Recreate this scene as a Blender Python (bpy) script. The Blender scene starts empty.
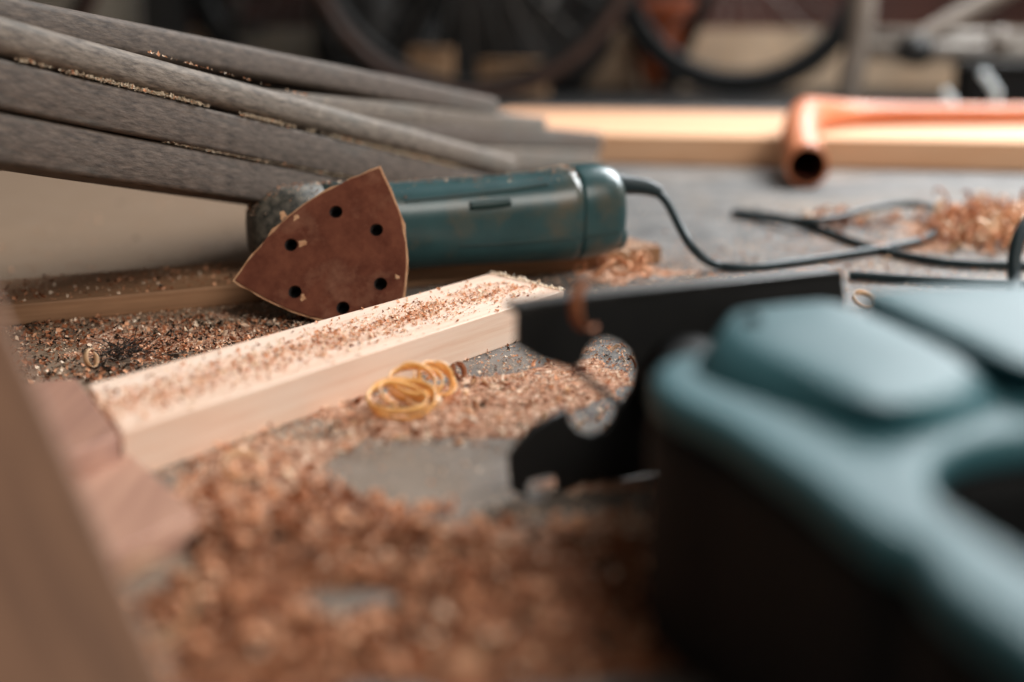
import bpy, bmesh, math, random
import numpy as np
from mathutils import Vector, Matrix, noise as mnoise
random.seed(4); rng = np.random.default_rng(4)
C = bpy.context.scene.collection
F = 50.0 / 36.0 * 1024
H = 0.186
PITCH = math.radians(13.3)
cp, sp = math.cos(PITCH), math.sin(PITCH)

# ---------- measuring helpers: photo position -> place on the workshop floor
def ray(px, py):
    x = (px - 512) / F; y = (341 - py) / F
    return Vector((x, cp + y * sp, -sp + y * cp))
def atz(px, py, z):
    d = ray(px, py); t = (z - H) / d.z
    return Vector((0, 0, H)) + d * t
def aty(px, py, Y):
    d = ray(px, py); return Vector((0, 0, H)) + d * (Y / d.y)
def proj(X, Y, Z):
    dz = Z - H
    depth = Y * cp - dz * sp; up = Y * sp + dz * cp
    return 512 + F * X / depth, 341 - F * up / depth

# ---------- materials
def srgb(c):
    return tuple(((v / 255) / 12.92 if v / 255 <= 0.04045 else ((v / 255 + .055) / 1.055) ** 2.4) for v in c) + (1,)
def mat(name, c1, c2=None, scale=20, stretch=(1, 1, 1), rough=.6, bump=0.0, metal=0, spec=.5, detail=6, lo=.35, hi=.65,
        c3=None, scale3=4, lo3=.45, hi3=.6, coat=0, bscale=None, bdist=.001):
    m = bpy.data.materials.new(name); m.use_nodes = True
    nt = m.node_tree; N = nt.nodes; L = nt.links; b = N['Principled BSDF']
    b.inputs['Roughness'].default_value = rough; b.inputs['Metallic'].default_value = metal
    b.inputs['Specular IOR Level'].default_value = spec
    b.inputs['Coat Weight'].default_value = coat; b.inputs['Coat Roughness'].default_value = .25
    c1 = srgb(c1); b.inputs['Base Color'].default_value = c1
    tc = N.new('ShaderNodeTexCoord'); mp = N.new('ShaderNodeMapping'); mp.inputs['Scale'].default_value = stretch
    L.new(tc.outputs['Object'], mp.inputs['Vector'])
    def nz(sc, l, h, det=detail):
        n = N.new('ShaderNodeTexNoise'); n.inputs['Scale'].default_value = sc; n.inputs['Detail'].default_value = det
        n.inputs['Roughness'].default_value = .65
        L.new(mp.outputs[0], n.inputs['Vector'])
        r = N.new('ShaderNodeMapRange'); r.inputs[1].default_value = l; r.inputs[2].default_value = h
        L.new(n.outputs['Fac'], r.inputs[0]); return r.outputs[0]
    if c2:
        f = nz(scale, lo, hi)
        mx = N.new('ShaderNodeMix'); mx.data_type = 'RGBA'; mx.inputs[6].default_value = c1; mx.inputs[7].default_value = srgb(c2)
        L.new(f, mx.inputs[0]); out = mx.outputs[2]
        if c3:
            f3 = nz(scale3, lo3, hi3)
            m2 = N.new('ShaderNodeMix'); m2.data_type = 'RGBA'; L.new(out, m2.inputs[6]); m2.inputs[7].default_value = srgb(c3)
            L.new(f3, m2.inputs[0]); out = m2.outputs[2]
        L.new(out, b.inputs['Base Color'])
    if bump:
        g = nz(bscale or scale, 0, 1)
        bp = N.new('ShaderNodeBump'); bp.inputs['Strength'].default_value = bump; bp.inputs['Distance'].default_value = bdist
        L.new(g, bp.inputs['Height']); L.new(bp.outputs[0], b.inputs['Normal'])
    return m
M = {}
M['concrete'] = mat('concrete', (126, 123, 120), (78, 77, 76), 30, rough=.62, spec=.22, bump=.35, c3=(142, 124, 106), scale3=3.2, lo3=.48, hi3=.7, bscale=160, bdist=.0008)
_m = M['concrete']; _N = _m.node_tree.nodes; _L = _m.node_tree.links; _b = _N['Principled BSDF']
_src = _b.inputs['Base Color'].links[0].from_socket
_tc = _N.new('ShaderNodeTexCoord'); _sx = _N.new('ShaderNodeSeparateXYZ'); _L.new(_tc.outputs['Object'], _sx.inputs[0])
_nz = _N.new('ShaderNodeTexNoise'); _nz.inputs['Scale'].default_value = 5; _L.new(_tc.outputs['Object'], _nz.inputs['Vector'])
_ad = _N.new('ShaderNodeMath'); _ad.operation = 'MULTIPLY_ADD'; _L.new(_nz.outputs['Fac'], _ad.inputs[0]); _ad.inputs[1].default_value = .35; _L.new(_sx.outputs[0], _ad.inputs[2])
_mr = _N.new('ShaderNodeMapRange'); _L.new(_ad.outputs[0], _mr.inputs[0]); _mr.inputs[1].default_value = .22; _mr.inputs[2].default_value = -.05; _mr.inputs[3].default_value = 0; _mr.inputs[4].default_value = .85
_mx = _N.new('ShaderNodeMix'); _mx.data_type = 'RGBA'; _L.new(_mr.outputs[0], _mx.inputs[0]); _L.new(_src, _mx.inputs[6]); _mx.inputs[7].default_value = srgb((138, 114, 92)); _L.new(_mx.outputs[2], _b.inputs['Base Color'])
M['sawdust'] = mat('sawdust', (212, 166, 138), (128, 82, 58), 300, rough=.9, bump=.9, lo=.42, hi=.6, c3=(238, 210, 186), scale3=230, lo3=.54, hi3=.64, bscale=420, bdist=.002, spec=.1)
M['sawdust_shaded'] = mat('coarse_shaded_sawdust', (164, 110, 80), (88, 54, 38), 120, rough=.9, bump=.9, lo=.4, hi=.62, c3=(196, 146, 112), scale3=60, lo3=.54, hi3=.66, bscale=420, bdist=.002, spec=.1)  # reddish shavings, browned further to stand in for shade on the near floor
M['flake_pale'] = mat('flake_pale', (250, 230, 208), (242, 208, 178), 90, rough=.75, spec=.2)
M['flake_tan'] = mat('flake_tan', (234, 180, 142), (214, 150, 112), 90, rough=.8, spec=.2)
M['flake_brown'] = mat('flake_brown', (170, 108, 74), (130, 78, 50), 90, rough=.8, spec=.2)
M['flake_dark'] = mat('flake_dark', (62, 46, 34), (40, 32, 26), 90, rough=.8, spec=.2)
M['grey_dust'] = mat('grey_dust', (206, 190, 168), (176, 158, 136), 90, rough=.9, spec=.1)
M['fibre'] = mat('pale_fibre', (255, 246, 232), (250, 232, 210), 90, rough=.8, spec=.1)
M['curl'] = mat('curl_wood', (252, 204, 130), (246, 176, 98), 60, stretch=(1, 1, 6), rough=.35, spec=.5)
M['curl_pale'] = mat('curl_pale', (238, 206, 170), (220, 170, 124), 60, rough=.45)
M['pine'] = mat('pine', (242, 214, 192), (228, 190, 164), 28, stretch=(.35, 8, 8), rough=.6, bump=.15, c3=(240, 214, 194), scale3=9, bscale=60)
M['pine_warm'] = mat('pine_warm', (238, 194, 158), (226, 174, 134), 18, stretch=(.3, 7, 7), rough=.7, spec=.2, bump=.1, c3=(206, 136, 76), scale3=5, lo3=.6, hi3=.8)
M['pine_pink'] = mat('pine_pink', (228, 178, 140), (212, 156, 118), 18, stretch=(.3, 7, 7), rough=.55)
M['offcut_pale'] = mat('offcut_pale', (184, 140, 116), (158, 114, 94), 22, stretch=(8, .5, 8), rough=.7, bump=.2)
M['offcut'] = mat('offcut', (168, 124, 102), (144, 102, 84), 22, stretch=(8, .5, 8), rough=.7, bump=.2)
M['plank_brown'] = mat('plank_brown', (136, 98, 72), (112, 78, 56), 20, stretch=(6, 6, .5), rough=.7, bump=.2)
M['board_brown'] = mat('board_brown', (168, 126, 92), (136, 98, 68), 26, stretch=(.4, 7, 7), rough=.7, bump=.25)
M['weathered'] = mat('weathered', (130, 117, 104), (74, 64, 56), 420, stretch=(.2, 1, 1), rough=.72, bump=.5, c3=(94, 92, 86), scale3=30, lo3=.52, hi3=.75, bscale=260, bdist=.001, spec=.35)
M['weathered2'] = mat('weathered_warm', (102, 88, 77), (58, 48, 41), 420, stretch=(.2, 1, 1), rough=.75, bump=.5, c3=(84, 80, 74), scale3=30, lo3=.54, hi3=.75, bscale=260, bdist=.001, spec=.35)
M['teal'] = mat('teal_plastic', (46, 80, 82), (38, 68, 70), 30, rough=.32, spec=.6, bump=.08, c3=(94, 84, 66), scale3=20, lo3=.54, hi3=.74, bscale=700, bdist=.0003)
M['teal_saw'] = mat('teal_saw', (58, 100, 107), (51, 92, 99), 14, rough=.55, spec=.22, bump=.05, bscale=500, bdist=.0003)
M['teal_dark'] = mat('teal_dark', (22, 48, 48), (26, 54, 52), 30, rough=.5)
M['head'] = mat('head_plastic', (52, 52, 44), (36, 36, 32), 40, rough=.65, c3=(112, 104, 92), scale3=200, lo3=.42, hi3=.68, bump=.1)
M['sandpaper'] = mat('sandpaper', (126, 76, 58), (92, 50, 38), 45, rough=.95, bump=1.0, c3=(158, 112, 90), scale3=26, lo3=.52, hi3=.78, bscale=1400, bdist=.0006, spec=.15)
M['paper_back'] = mat('paper_backing', (214, 170, 132), (178, 128, 92), 120, rough=.9)
M['foam'] = mat('foam', (40, 38, 36), (30, 28, 27), 90, rough=.9)
M['black'] = mat('black_steel', (20, 20, 20), (26, 25, 24), 40, rough=.5, spec=.4)
M['black_edge'] = mat('grey_steel', (74, 71, 68), (46, 44, 42), 60, rough=.5, metal=.2)  # lighter grey than the footplate
M['rubber'] = mat('black_rubber', (22, 24, 25), (30, 32, 33), 60, rough=.42, spec=.5)
M['rubber_matt'] = mat('matt_black_rubber', (15, 16, 16), (20, 20, 20), 60, rough=.7, spec=.15)
M['tyre'] = mat('tyre_rubber', (8, 8, 8), (12, 12, 11), 60, rough=.85, spec=.15)
M['cord'] = mat('cord_rubber', (34, 50, 54), (28, 42, 46), 60, rough=.5, spec=.35)
M['steel'] = mat('steel', (150, 150, 150), (120, 120, 120), 30, rough=.35, metal=.9)
M['grey_tube'] = mat('grey_painted_tube', (132, 123, 114), (112, 104, 96), 14, rough=.45, metal=.1)
M['white_metal'] = mat('white_metal', (226, 234, 236), (196, 208, 212), 30, rough=.35)
M['pipe'] = mat('orange_pipe', (212, 132, 92), (196, 112, 72), 14, rough=.42, spec=.5)
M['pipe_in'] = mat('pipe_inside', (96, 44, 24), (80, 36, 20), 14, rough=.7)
M['wall_brown'] = mat('wall_brown', (74, 38, 28), (50, 30, 24), 3, rough=.8, bump=.2)
M['wall_grey'] = mat('wall_grey', (176, 166, 152), (156, 146, 132), 4, rough=.85)
M['plinth'] = mat('plinth', (192, 164, 136), (166, 140, 114), 5, rough=.85, c3=(140, 128, 112), scale3=3)
M['black_bag'] = mat('black_bag', (17, 17, 17), (24, 23, 22), 12, rough=.6)
M['grey_bag'] = mat('grey_cloth', (132, 126, 118), (104, 98, 92), 12, rough=.85)
M['card'] = mat('cardboard', (154, 120, 88), (132, 100, 72), 12, rough=.85)
M['terracotta'] = mat('terracotta', (190, 98, 56), (160, 78, 44), 14, rough=.7)
M['gumwall'] = mat('gumwall', (66, 42, 30), (48, 30, 22), 20, rough=.6)
M['twig'] = mat('twig', (58, 44, 32), (36, 28, 22), 90, rough=.8)

# ---------- object helpers
def tag(o, label=None, cat=None, group=None, kind=None):
    if label: o['label'] = label
    if cat: o['category'] = cat
    if group: o['group'] = group
    if kind: o['kind'] = kind
    return o
def empty(name, loc, label=None, cat=None, group=None):
    o = bpy.data.objects.new(name, None); C.objects.link(o); o.location = loc; o.empty_display_size = .02
    return tag(o, label, cat, group)
def link(name, me, m, parent=None, mw=None, smooth=False):
    """world-space mesh (or mesh placed by mw); parented keeping its place"""
    o = bpy.data.objects.new(name, me); C.objects.link(o)
    for mm in (m if isinstance(m, (list, tuple)) else [m]): me.materials.append(mm)
    if smooth:
        for p in me.polygons: p.use_smooth = True
    mw = mw or Matrix.Identity(4)
    if parent is not None:
        pw = world[parent.name] if parent.name in world else Matrix.Translation(parent.location)
        o.parent = parent; o.matrix_basis = pw.inverted() @ mw
    else:
        o.matrix_basis = mw
    world[o.name] = mw
    return o
world = {}
def from_bm(name, bm, m, parent=None, mw=None, smooth=False, origin=None):
    me = bpy.data.meshes.new(name)
    bmesh.ops.recalc_face_normals(bm, faces=bm.faces)
    if origin is not None:
        bm.transform(Matrix.Translation(-Vector(origin))); mw = Matrix.Translation(origin)
    bm.to_mesh(me); bm.free()
    return link(name, me, m, parent, mw, smooth)
def frame(o, x, zup=Vector((0, 0, 1))):
    x = Vector(x).normalized(); y = zup.cross(x).normalized(); z = x.cross(y)
    m = Matrix.Identity(4)
    for i in range(3):
        m[i][0] = x[i]; m[i][1] = y[i]; m[i][2] = z[i]; m[i][3] = o[i]
    return m
def box_bm(x0, x1, y0, y1, z0, z1, bev=0, seg=2, cuts=0, wob=0, seed=0):
    bm = bmesh.new(); bmesh.ops.create_cube(bm, size=1)
    for v in bm.verts:
        v.co = Vector((x0 + (v.co.x + .5) * (x1 - x0), y0 + (v.co.y + .5) * (y1 - y0), z0 + (v.co.z + .5) * (z1 - z0)))
    if cuts:
        es = [e for e in bm.edges if abs((e.verts[0].co - e.verts[1].co).x) > 1e-6]
        bmesh.ops.subdivide_edges(bm, edges=es, cuts=cuts, use_grid_fill=True)
    if bev:
        es = [e for e in bm.edges if len(e.link_faces) == 2 and e.link_faces[0].normal.angle(e.link_faces[1].normal) > .5]
        bmesh.ops.bevel(bm, geom=es, offset=bev, segments=seg, profile=.5, affect='EDGES')
    if wob:
        for v in bm.verts:
            n = mnoise.noise_vector(Vector((v.co.x * 14 + seed * 7.3, v.co.y * 30, v.co.z * 30)))
            v.co += Vector((n.x * wob, n.y * wob, n.z * wob))
    return bm
def tube_bm(pts, r, seg=12, bm=None, caps=True, smooth_iter=3):
    bm = bm or bmesh.new()
    P = [Vector(p) for p in pts]; R = list(r) if isinstance(r, (list, tuple)) else [r] * len(P)
    for _ in range(smooth_iter):
        if len(P) < 3: break
        Q = [P[0]]; S = [R[0]]
        for a, b, ra, rb in zip(P, P[1:], R, R[1:]):
            Q += [a * .75 + b * .25, a * .25 + b * .75]; S += [ra * .75 + rb * .25, ra * .25 + rb * .75]
        Q.append(P[-1]); S.append(R[-1]); P, R = Q, S
    rings = []; up = None
    for i, p in enumerate(P):
        t = (P[min(i + 1, len(P) - 1)] - P[max(i - 1, 0)]).normalized()
        if up is None:
            up = t.orthogonal().normalized()
        up = (up - t * up.dot(t)).normalized(); s = t.cross(up)
        rings.append([bm.verts.new(p + (up * math.cos(a) + s * math.sin(a)) * R[i]) for a in [2 * math.pi * k / seg for k in range(seg)]])
    for A, B in zip(rings, rings[1:]):
        for k in range(seg): bm.faces.new((A[k], A[(k + 1) % seg], B[(k + 1) % seg], B[k]))
    if caps:
        bm.faces.new(rings[0][::-1]); bm.faces.new(rings[-1])
    return bm
def loft_bm(rings, caps=True):
    bm = bmesh.new(); VR = [[bm.verts.new(p) for p in r] for r in rings]; n = len(VR[0])
    for A, B in zip(VR, VR[1:]):
        for k in range(n): bm.faces.new((A[k], A[(k + 1) % n], B[(k + 1) % n], B[k]))
    if caps: bm.faces.new(VR[0][::-1]); bm.faces.new(VR[-1])
    return bm
def shape(name, loops, thick, m, parent=None, mw=None, bevel=0, res=3, smooth=False):
    """closed 2D outline with holes, given real thickness (local z, centred)"""
    cu = bpy.data.curves.new(name, 'CURVE'); cu.dimensions = '2D'; cu.fill_mode = 'BOTH'
    cu.extrude = max(thick / 2 - bevel, 1e-5); cu.bevel_depth = bevel; cu.bevel_resolution = res; cu.offset = -bevel
    for lp in loops:
        s = cu.splines.new('POLY'); s.points.add(len(lp) - 1); s.use_cyclic_u = True
        for p, q in zip(s.points, lp): p.co = (q[0], q[1], 0, 1)
    t = bpy.data.objects.new('tmp', cu); C.objects.link(t)
    dg = bpy.context.evaluated_depsgraph_get()
    me = bpy.data.meshes.new_from_object(t.evaluated_get(dg)); bpy.data.objects.remove(t); bpy.data.curves.remove(cu)
    me.name = name; me.materials.clear()
    bm = bmesh.new(); bm.from_mesh(me); bmesh.ops.remove_doubles(bm, verts=bm.verts, dist=1e-6); bm.to_mesh(me); bm.free()
    o = link(name, me, m, parent, mw)
    if smooth:
        me.shade_smooth() if hasattr(me, 'shade_smooth') else None
        for p in me.polygons: p.use_smooth = abs(p.normal.z) < .999
    return o
def smooth_loop(pts, it=2):
    P = [Vector(p).to_2d() for p in pts]
    for _ in range(it):
        Q = []
        for a, b in zip(P, P[1:] + P[:1]): Q += [a * .75 + b * .25, a * .25 + b * .75]
        P = Q
    return P
def circle(cx, cy, r, n=24): return [(cx + r * math.cos(2 * math.pi * k / n), cy + r * math.sin(2 * math.pi * k / n)) for k in range(n)]

# ================= SETTING =================
def plane_box(name, x0, x1, y0, y1, z0, z1, m, kind='structure', **k):
    return tag(from_bm(name, box_bm(x0, x1, y0, y1, z0, z1, **k), m), kind=kind)
plane_box('floor', -3, 3.2, -.6, 3.3, -.05, 0, M['concrete'])
plane_box('wall_back', -3, 3.2, 3.3, 3.4, 0, 2.4, M['wall_brown'])
plane_box('baseboard_back', -1.25, 3.2, 3.262, 3.3, 0, .134, M['plinth'])
plane_box('shadow_strip_1', -3, 3.2, 2.66, 3.262, 0, .002, M['black_bag'])  # thin black sheet painting in the shadow along the wall foot
plane_box('door_1', -2.1, -.835, 3.24, 3.30, .012, 2.05, M['wall_grey'])

# ================= SAWDUST =================
def vnoise(x, y, seed=0):
    xi = np.floor(x).astype(int); yi = np.floor(y).astype(int); xf = x - xi; yf = y - yi
    def h(a, b):
        n = (a * 374761393 + b * 668265263 + seed * 1442695041) & 0xffffffff
        n = ((n ^ (n >> 13)) * 1274126177) & 0xffffffff
        return ((n ^ (n >> 16)) & 0xffff) / 65535.0
    u = xf * xf * (3 - 2 * xf); v = yf * yf * (3 - 2 * yf)
    return (h(xi, yi) * (1 - u) + h(xi + 1, yi) * u) * (1 - v) + (h(xi, yi + 1) * (1 - u) + h(xi + 1, yi + 1) * u) * v
def fbm(x, y, seed=0, o=4):
    s = 0; a = .5
    for i in range(o): s = s + a * vnoise(x * 2 ** i, y * 2 ** i, seed + i); a *= .55
    return s / (1 - .55 ** o) * .9
# heaps of dust (coarse and coloured for shade nearest the camera), (photo x, photo y, half widths, strength)
BL = [(250, 520, 150, 60, .9), (380, 560, 170, 45, .9), (530, 395, 120, 45, .85), (420, 425, 80, 24, .7), (620, 380, 60, 50, .5),
      (330, 410, 200, 40, .35), (250, 455, 120, 40, .7), (480, 600, 220, 60, .8), (250, 640, 190, 70, .75), (600, 640, 200, 60, .8), (570, 490, 90, 22, .8), (640, 560, 100, 60, .8),
      (150, 350, 190, 32, .75), (60, 300, 160, 24, .5), (700, 275, 160, 16, .55), (620, 268, 50, 14, .6), (860, 240, 120, 20, .45),
      (960, 235, 70, 26, .9), (830, 218, 90, 9, .45), (280, 335, 120, 24, .6), (900, 275, 90, 12, .5), (560, 290, 60, 12, .3)]
BARE = [(425, 478, 85, 30, 1.2), (335, 604, 75, 20, 1.05), (150, 562, 50, 26, 1.2), (90, 470, 80, 60, 1.2), (40, 395, 50, 26, .7), (95, 372, 60, 14, .6), (610, 395, 30, 30, .25), (580, 503, 70, 12, .9), (480, 366, 50, 6, .2)]
def density(X, Y):
    depth = Y * cp + H * sp; up = Y * sp - H * cp
    px = 512 + F * X / depth; py = 341 - F * up / depth
    D = 0
    for cx, cy, rx, ry, w in BL: D = D + w * np.exp(-(((px - cx) / rx) ** 2 + ((py - cy) / ry) ** 2))
    D = np.clip(D, 0, 1.15)
    for cx, cy, rx, ry, w in BARE: D = D - w * np.exp(-(((px - cx) / rx) ** 2 + ((py - cy) / ry) ** 2) ** 1.5)
    return np.clip(D, 0, 1.3)
def heap(X, Y):
    D = density(X, Y); n = fbm(X * 28, Y * 28, 3); n2 = fbm(X * 110, Y * 110, 9)
    near = np.clip((.75 - Y) / .3, 0.12, 1)
    return np.clip(D * .8 + n * .9 - .78 - .13 * np.clip((Y - .45) / .1, 0, 1), 0, 1) * (.0022 + .0075 * near) * (.35 + 1.0 * n2) 
gx = np.linspace(-.42, .52, 420); gy = np.linspace(.30, 1.45, 460)
GX, GY = np.meshgrid(gx, gy); HZ = heap(GX, GY)
hz = HZ + np.where(HZ > .0003, 0, -.002)
vv = np.stack([GX.ravel(), GY.ravel(), (hz - .0002).ravel()], 1)
nx, ny = len(gx), len(gy); I = np.arange(nx * ny).reshape(ny, nx)
q = np.stack([I[:-1, :-1], I[:-1, 1:], I[1:, 1:], I[1:, :-1]], -1).reshape(-1, 4)
keep = (HZ.ravel()[q].max(1) > .0003); q = q[keep]
me = bpy.data.meshes.new('sawdust'); used, inv = np.unique(q, return_inverse=True)
me.from_pydata(vv[used].tolist(), [], inv.reshape(-1, 4).tolist())
_yc = np.array([vv[used][f][:, 1].mean() for f in inv.reshape(-1, 4)])
_so = tag(link('sawdust', me, [M['sawdust'], M['sawdust_shaded']], smooth=True), 'fine reddish brown sawdust heaped and spread over the grey concrete floor', 'sawdust', kind='stuff')

_so.data.polygons.foreach_set('material_index', (_yc + .05 * vnoise(_yc * 0 + vv[used][inv.reshape(-1, 4)[:, 0], 0] * 30, _yc * 30, 8) < .50).astype(np.int32))  # faces near the camera take the shade-coloured sawdust
def flakes(name, X, Y, Z, size, mats, label, cat, aspect=(.3, 1.0), tilt=.5, probs=None, curlz=.25):
    n = len(X); a = rng.uniform(0, 2 * math.pi, n); s = size; w = s * rng.uniform(aspect[0], aspect[1], n)
    ux = np.stack([np.cos(a), np.sin(a), rng.normal(0, tilt, n)], 1); ux /= np.linalg.norm(ux, axis=1)[:, None]
    vx = np.stack([-np.sin(a), np.cos(a), rng.normal(0, tilt, n)], 1); vx /= np.linalg.norm(vx, axis=1)[:, None]
    nn = np.cross(ux, vx); P = np.stack([X, Y, Z], 1)
    ux = ux * (s / 2)[:, None]; vx = vx * (w / 2)[:, None]; bend = nn * (s * curlz)[:, None]
    k = rng.uniform(.4, 1, (n, 4))
    V = np.stack([P - ux * k[:, :1] - vx + bend, P - ux * k[:, 1:2] + vx + bend, P + vx * k[:, 2:3], P + ux + vx * .7 + bend, P + ux * k[:, 3:4] - vx * .6 + bend, P - vx], 1)
    zmin = V[:, :, 2].min(1); V[:, :, 2] += np.clip(P[:, 2] - zmin, 0, None)[:, None] * .6
    V = V.reshape(-1, 3); b = np.arange(n)[:, None] * 6
    Fc = np.stack([b + np.array([0, 1, 2, 5]), b + np.array([5, 2, 3, 4])], 1).reshape(-1, 4)
    me = bpy.data.meshes.new(name); me.from_pydata(V.tolist(), [], Fc.tolist())
    mi = np.repeat(rng.choice(len(mats), n, p=probs), 2).astype(np.int32)
    o = link(name, me, mats); me.polygons.foreach_set('material_index', mi); me.update()
    return tag(o, label, cat, kind='stuff')
FM = [M['flake_pale'], M['flake_tan'], M['flake_brown'], M['flake_dark']]
N0 = 420000
X = rng.uniform(-.42, .5, N0); Y = rng.uniform(.30, 1.4, N0)
pr = density(X, Y) * (.25 + .9 * fbm(X * 40, Y * 40, 5)); pr = np.clip(pr, 0.012, 1) * .55
k = rng.uniform(0, 1, N0) < pr; X, Y = X[k], Y[k]
left = (X < -.05) & (Y > .62 + .25 * (X + .4))
Z = heap(X, Y) + .0003
sz = (rng.gamma(2.2, .0005, len(X)) * (1 + .9 * np.clip((.56 - Y) / .15, 0, 1))).clip(.0005, .007)
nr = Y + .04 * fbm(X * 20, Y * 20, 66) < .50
flakes('sawdust_flakes', X[~nr], Y[~nr], Z[~nr], sz[~nr], FM, 'pale loose flakes of wood scattered across the concrete around the batten', 'sawdust', probs=[.38, .38, .19, .05])
flakes('coarse_shaded_flakes', X[nr], Y[nr], Z[nr], sz[nr], FM, 'coarse reddish wood flakes nearest the camera, coloured darker for the shade there', 'sawdust', probs=[.08, .24, .43, .25])

n = 130000; XX = rng.uniform(-.25, .3, n); YY = rng.uniform(.5, 1.15, n)
kk = rng.uniform(0, 1, n) < np.clip((density(XX, YY) * 1.1 + .2) * fbm(XX * 55, YY * 55, 91) * 1.3, 0, 1); XX, YY = XX[kk], YY[kk]
flakes('fine_sawdust', XX, YY, heap(XX, YY) + .0002, rng.gamma(2, .0004, len(XX)).clip(.0003, .0016), FM, 'fine pinkish dust speckling the concrete between the batten and the jigsaw', 'sawdust', probs=[.45, .4, .13, .02])
# ================= MAIN BATTEN =================
BT = .021
def board_on(name, p_front_a, p_front_b, width, t, z0, m, label, cat, bev=.0008, ext_a=0, ext_b=0, parent=None, group=None, cuts=0, wob=0):
    """board whose front lower-left corner runs a->b, extending backwards by width"""
    a = Vector((p_front_a.x, p_front_a.y, z0)); b = Vector((p_front_b.x, p_front_b.y, z0))
    d = (b - a).normalized(); a = a - d * ext_a; b = b + d * ext_b; L = (b - a).length
    o = from_bm(name, box_bm(0, L, 0, width, 0, t, bev, 2, cuts, wob), m, parent, frame(a, d))
    return tag(o, label, cat, group) if label else o
ba = atz(122, 432, BT); bb = atz(564, 291, BT); bd = (bb - ba).normalized()
bback = atz(300, 326, BT); bn = Vector((-bd.y, bd.x, 0)); BW = (bback - ba).dot(bn)
print('batten width', BW, 'len', (bb - ba).length)
bL = (bb - ba).length
bm = box_bm(0, bL, 0, BW, 0, BT, .0006, 2)
for v in bm.verts:     # ends sawn at a slant
    if v.co.x < bL / 2: v.co.x += (-.02) * 0 + (v.co.y / BW) * ((atz(86, 384, BT) - ba).dot(bd))
    else: v.co.x += (v.co.y / BW) * ((atz(490, 273, BT) - bb).dot(bd))
batten = from_bm('wooden_batten', bm, M['pine'], None, frame(Vector((ba.x, ba.y, 0)), bd))
tag(batten, 'pale planed wooden batten dusted with sawdust, running diagonally in front of the sander', 'batten')
# coarse flakes in dark browns, colouring in the shade behind the batten
n = 9000; PXc = rng.uniform(10, 330, n); PYc = rng.uniform(318, 384, n)
dd_ = (H / np.tan(PITCH + np.arctan((PYc - 341) / F))); XX = (PXc - 512) / F * (dd_ * cp + H * sp)
kk = ((XX - ba.x) * bn.x + (dd_ - ba.y) * bn.y > BW + .003) & (rng.uniform(0, 1, n) < fbm(XX * 30, dd_ * 30, 77) * 1.2)
XX, dd_ = XX[kk], dd_[kk]
flakes('shade_flakes', XX, dd_, heap(XX, dd_) + .0006, rng.gamma(2, .0009, len(XX)).clip(.0005, .004), FM, 'wood flakes coloured dark brown for the shade behind the pale batten', 'sawdust', probs=[.06, .14, .4, .4])
# dust on the batten
n = 9000; u = rng.uniform(0.0, 1, n) * bL; w = np.clip(rng.normal(.47, .17, n), .02, .98) * BW
kk = rng.uniform(0, 1, n) < (.25 + .9 * fbm(u * 60, w * 120, 21)) * np.where(u / bL > .8, .75, 1)
u, w = u[kk], w[kk]
sl = ((atz(490, 273, BT) - bb).dot(bd)); u = np.where(u > bL + sl * w / BW - .002, u - .03, u)
X = ba.x + bd.x * u + bn.x * w; Y = ba.y + bd.y * u + bn.y * w
flakes('sawdust_on_batten', X, Y, np.full(len(X), BT + .0002), rng.gamma(2, .0006, len(X)).clip(.0004, .003), FM,
       'pinkish sawdust lying along the top of the pale batten', 'sawdust', probs=[.45, .43, .12, .0])
# rough sawn fibres on the far end of the batten
n = 320; w = rng.uniform(0, 1, n) * BW; u = bL + sl * w / BW - rng.gamma(1.2, .001, n)
X = ba.x + bd.x * u + bn.x * w; Y = ba.y + bd.y * u + bn.y * w
flakes('splintered_fibres', X, Y, np.full(n, BT + .0004), rng.gamma(2, .001, n).clip(.0006, .005), [M['fibre']],
       'splintered pale fibres along the sawn far end of the batten', 'sawdust', tilt=.6, aspect=(.15, .4))

# ================= BOARD UNDER THE SANDER =================
B2 = .013
p = atz(0, 306, B2); p2 = atz(662, 246, B2)
board2 = board_on('wooden_board', p, p2, .085, B2, 0, M['board_brown'], 'dusty brown board lying flat on the floor under the green sander', 'board', bev=.0012, ext_a=.12)
d2 = (p2 - p).normalized(); n2 = Vector((-d2.y, d2.x, 0)); L2 = (p2 - p).length
n = 5000; u = rng.uniform(-.05, 1, n) * L2; w = rng.uniform(.02, .98, n) * .085
kk = rng.uniform(0, 1, n) < (.1 + fbm(u * 20, w * 40, 31)) * .8; u, w = u[kk], w[kk]
flakes('sawdust_on_board', p.x + d2.x * u + n2.x * w, p.y + d2.y * u + n2.y * w, np.full(len(u), B2 + .0002), rng.gamma(2, .0007, len(u)).clip(.0005, .004), FM,
       'sawdust and wood crumbs on the brown board under the sander', 'sawdust', probs=[.2, .4, .35, .05])

# ================= REDDISH OFFCUTS AT LEFT =================
def flat_poly(name, pts, z0, z1, m, label, cat, bev=.0008):
    P = [Vector((a.x, a.y, 0)) for a in pts]; c = sum(P, Vector()) / len(P)
    loop = [((a - c).x, (a - c).y) for a in P]
    o = shape(name, [loop], z1 - z0, m, None, Matrix.Translation((c.x, c.y, (z0 + z1) / 2)), bevel=bev, res=1)
    return tag(o, label, cat)
za = .0235
A2, A3 = atz(76, 378, za), atz(119, 434, za)
A1, A4 = atz(-90, 392, za), atz(-60, 500, za)
flat_poly('wood_offcut', [A1, A2, A3, A4], 0, za, M['offcut'], 'darker reddish wooden offcut butted against the left end of the pale batten', 'offcut')
zb = .0120
B1, B2_, B3, B4 = atz(56, 466, zb), atz(129, 453, zb), atz(196, 511, zb), atz(116, 552, zb)
B1 = A4.lerp(A3, .0); 
sh = (B2_ - atz(119, 434, za)) 
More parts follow.
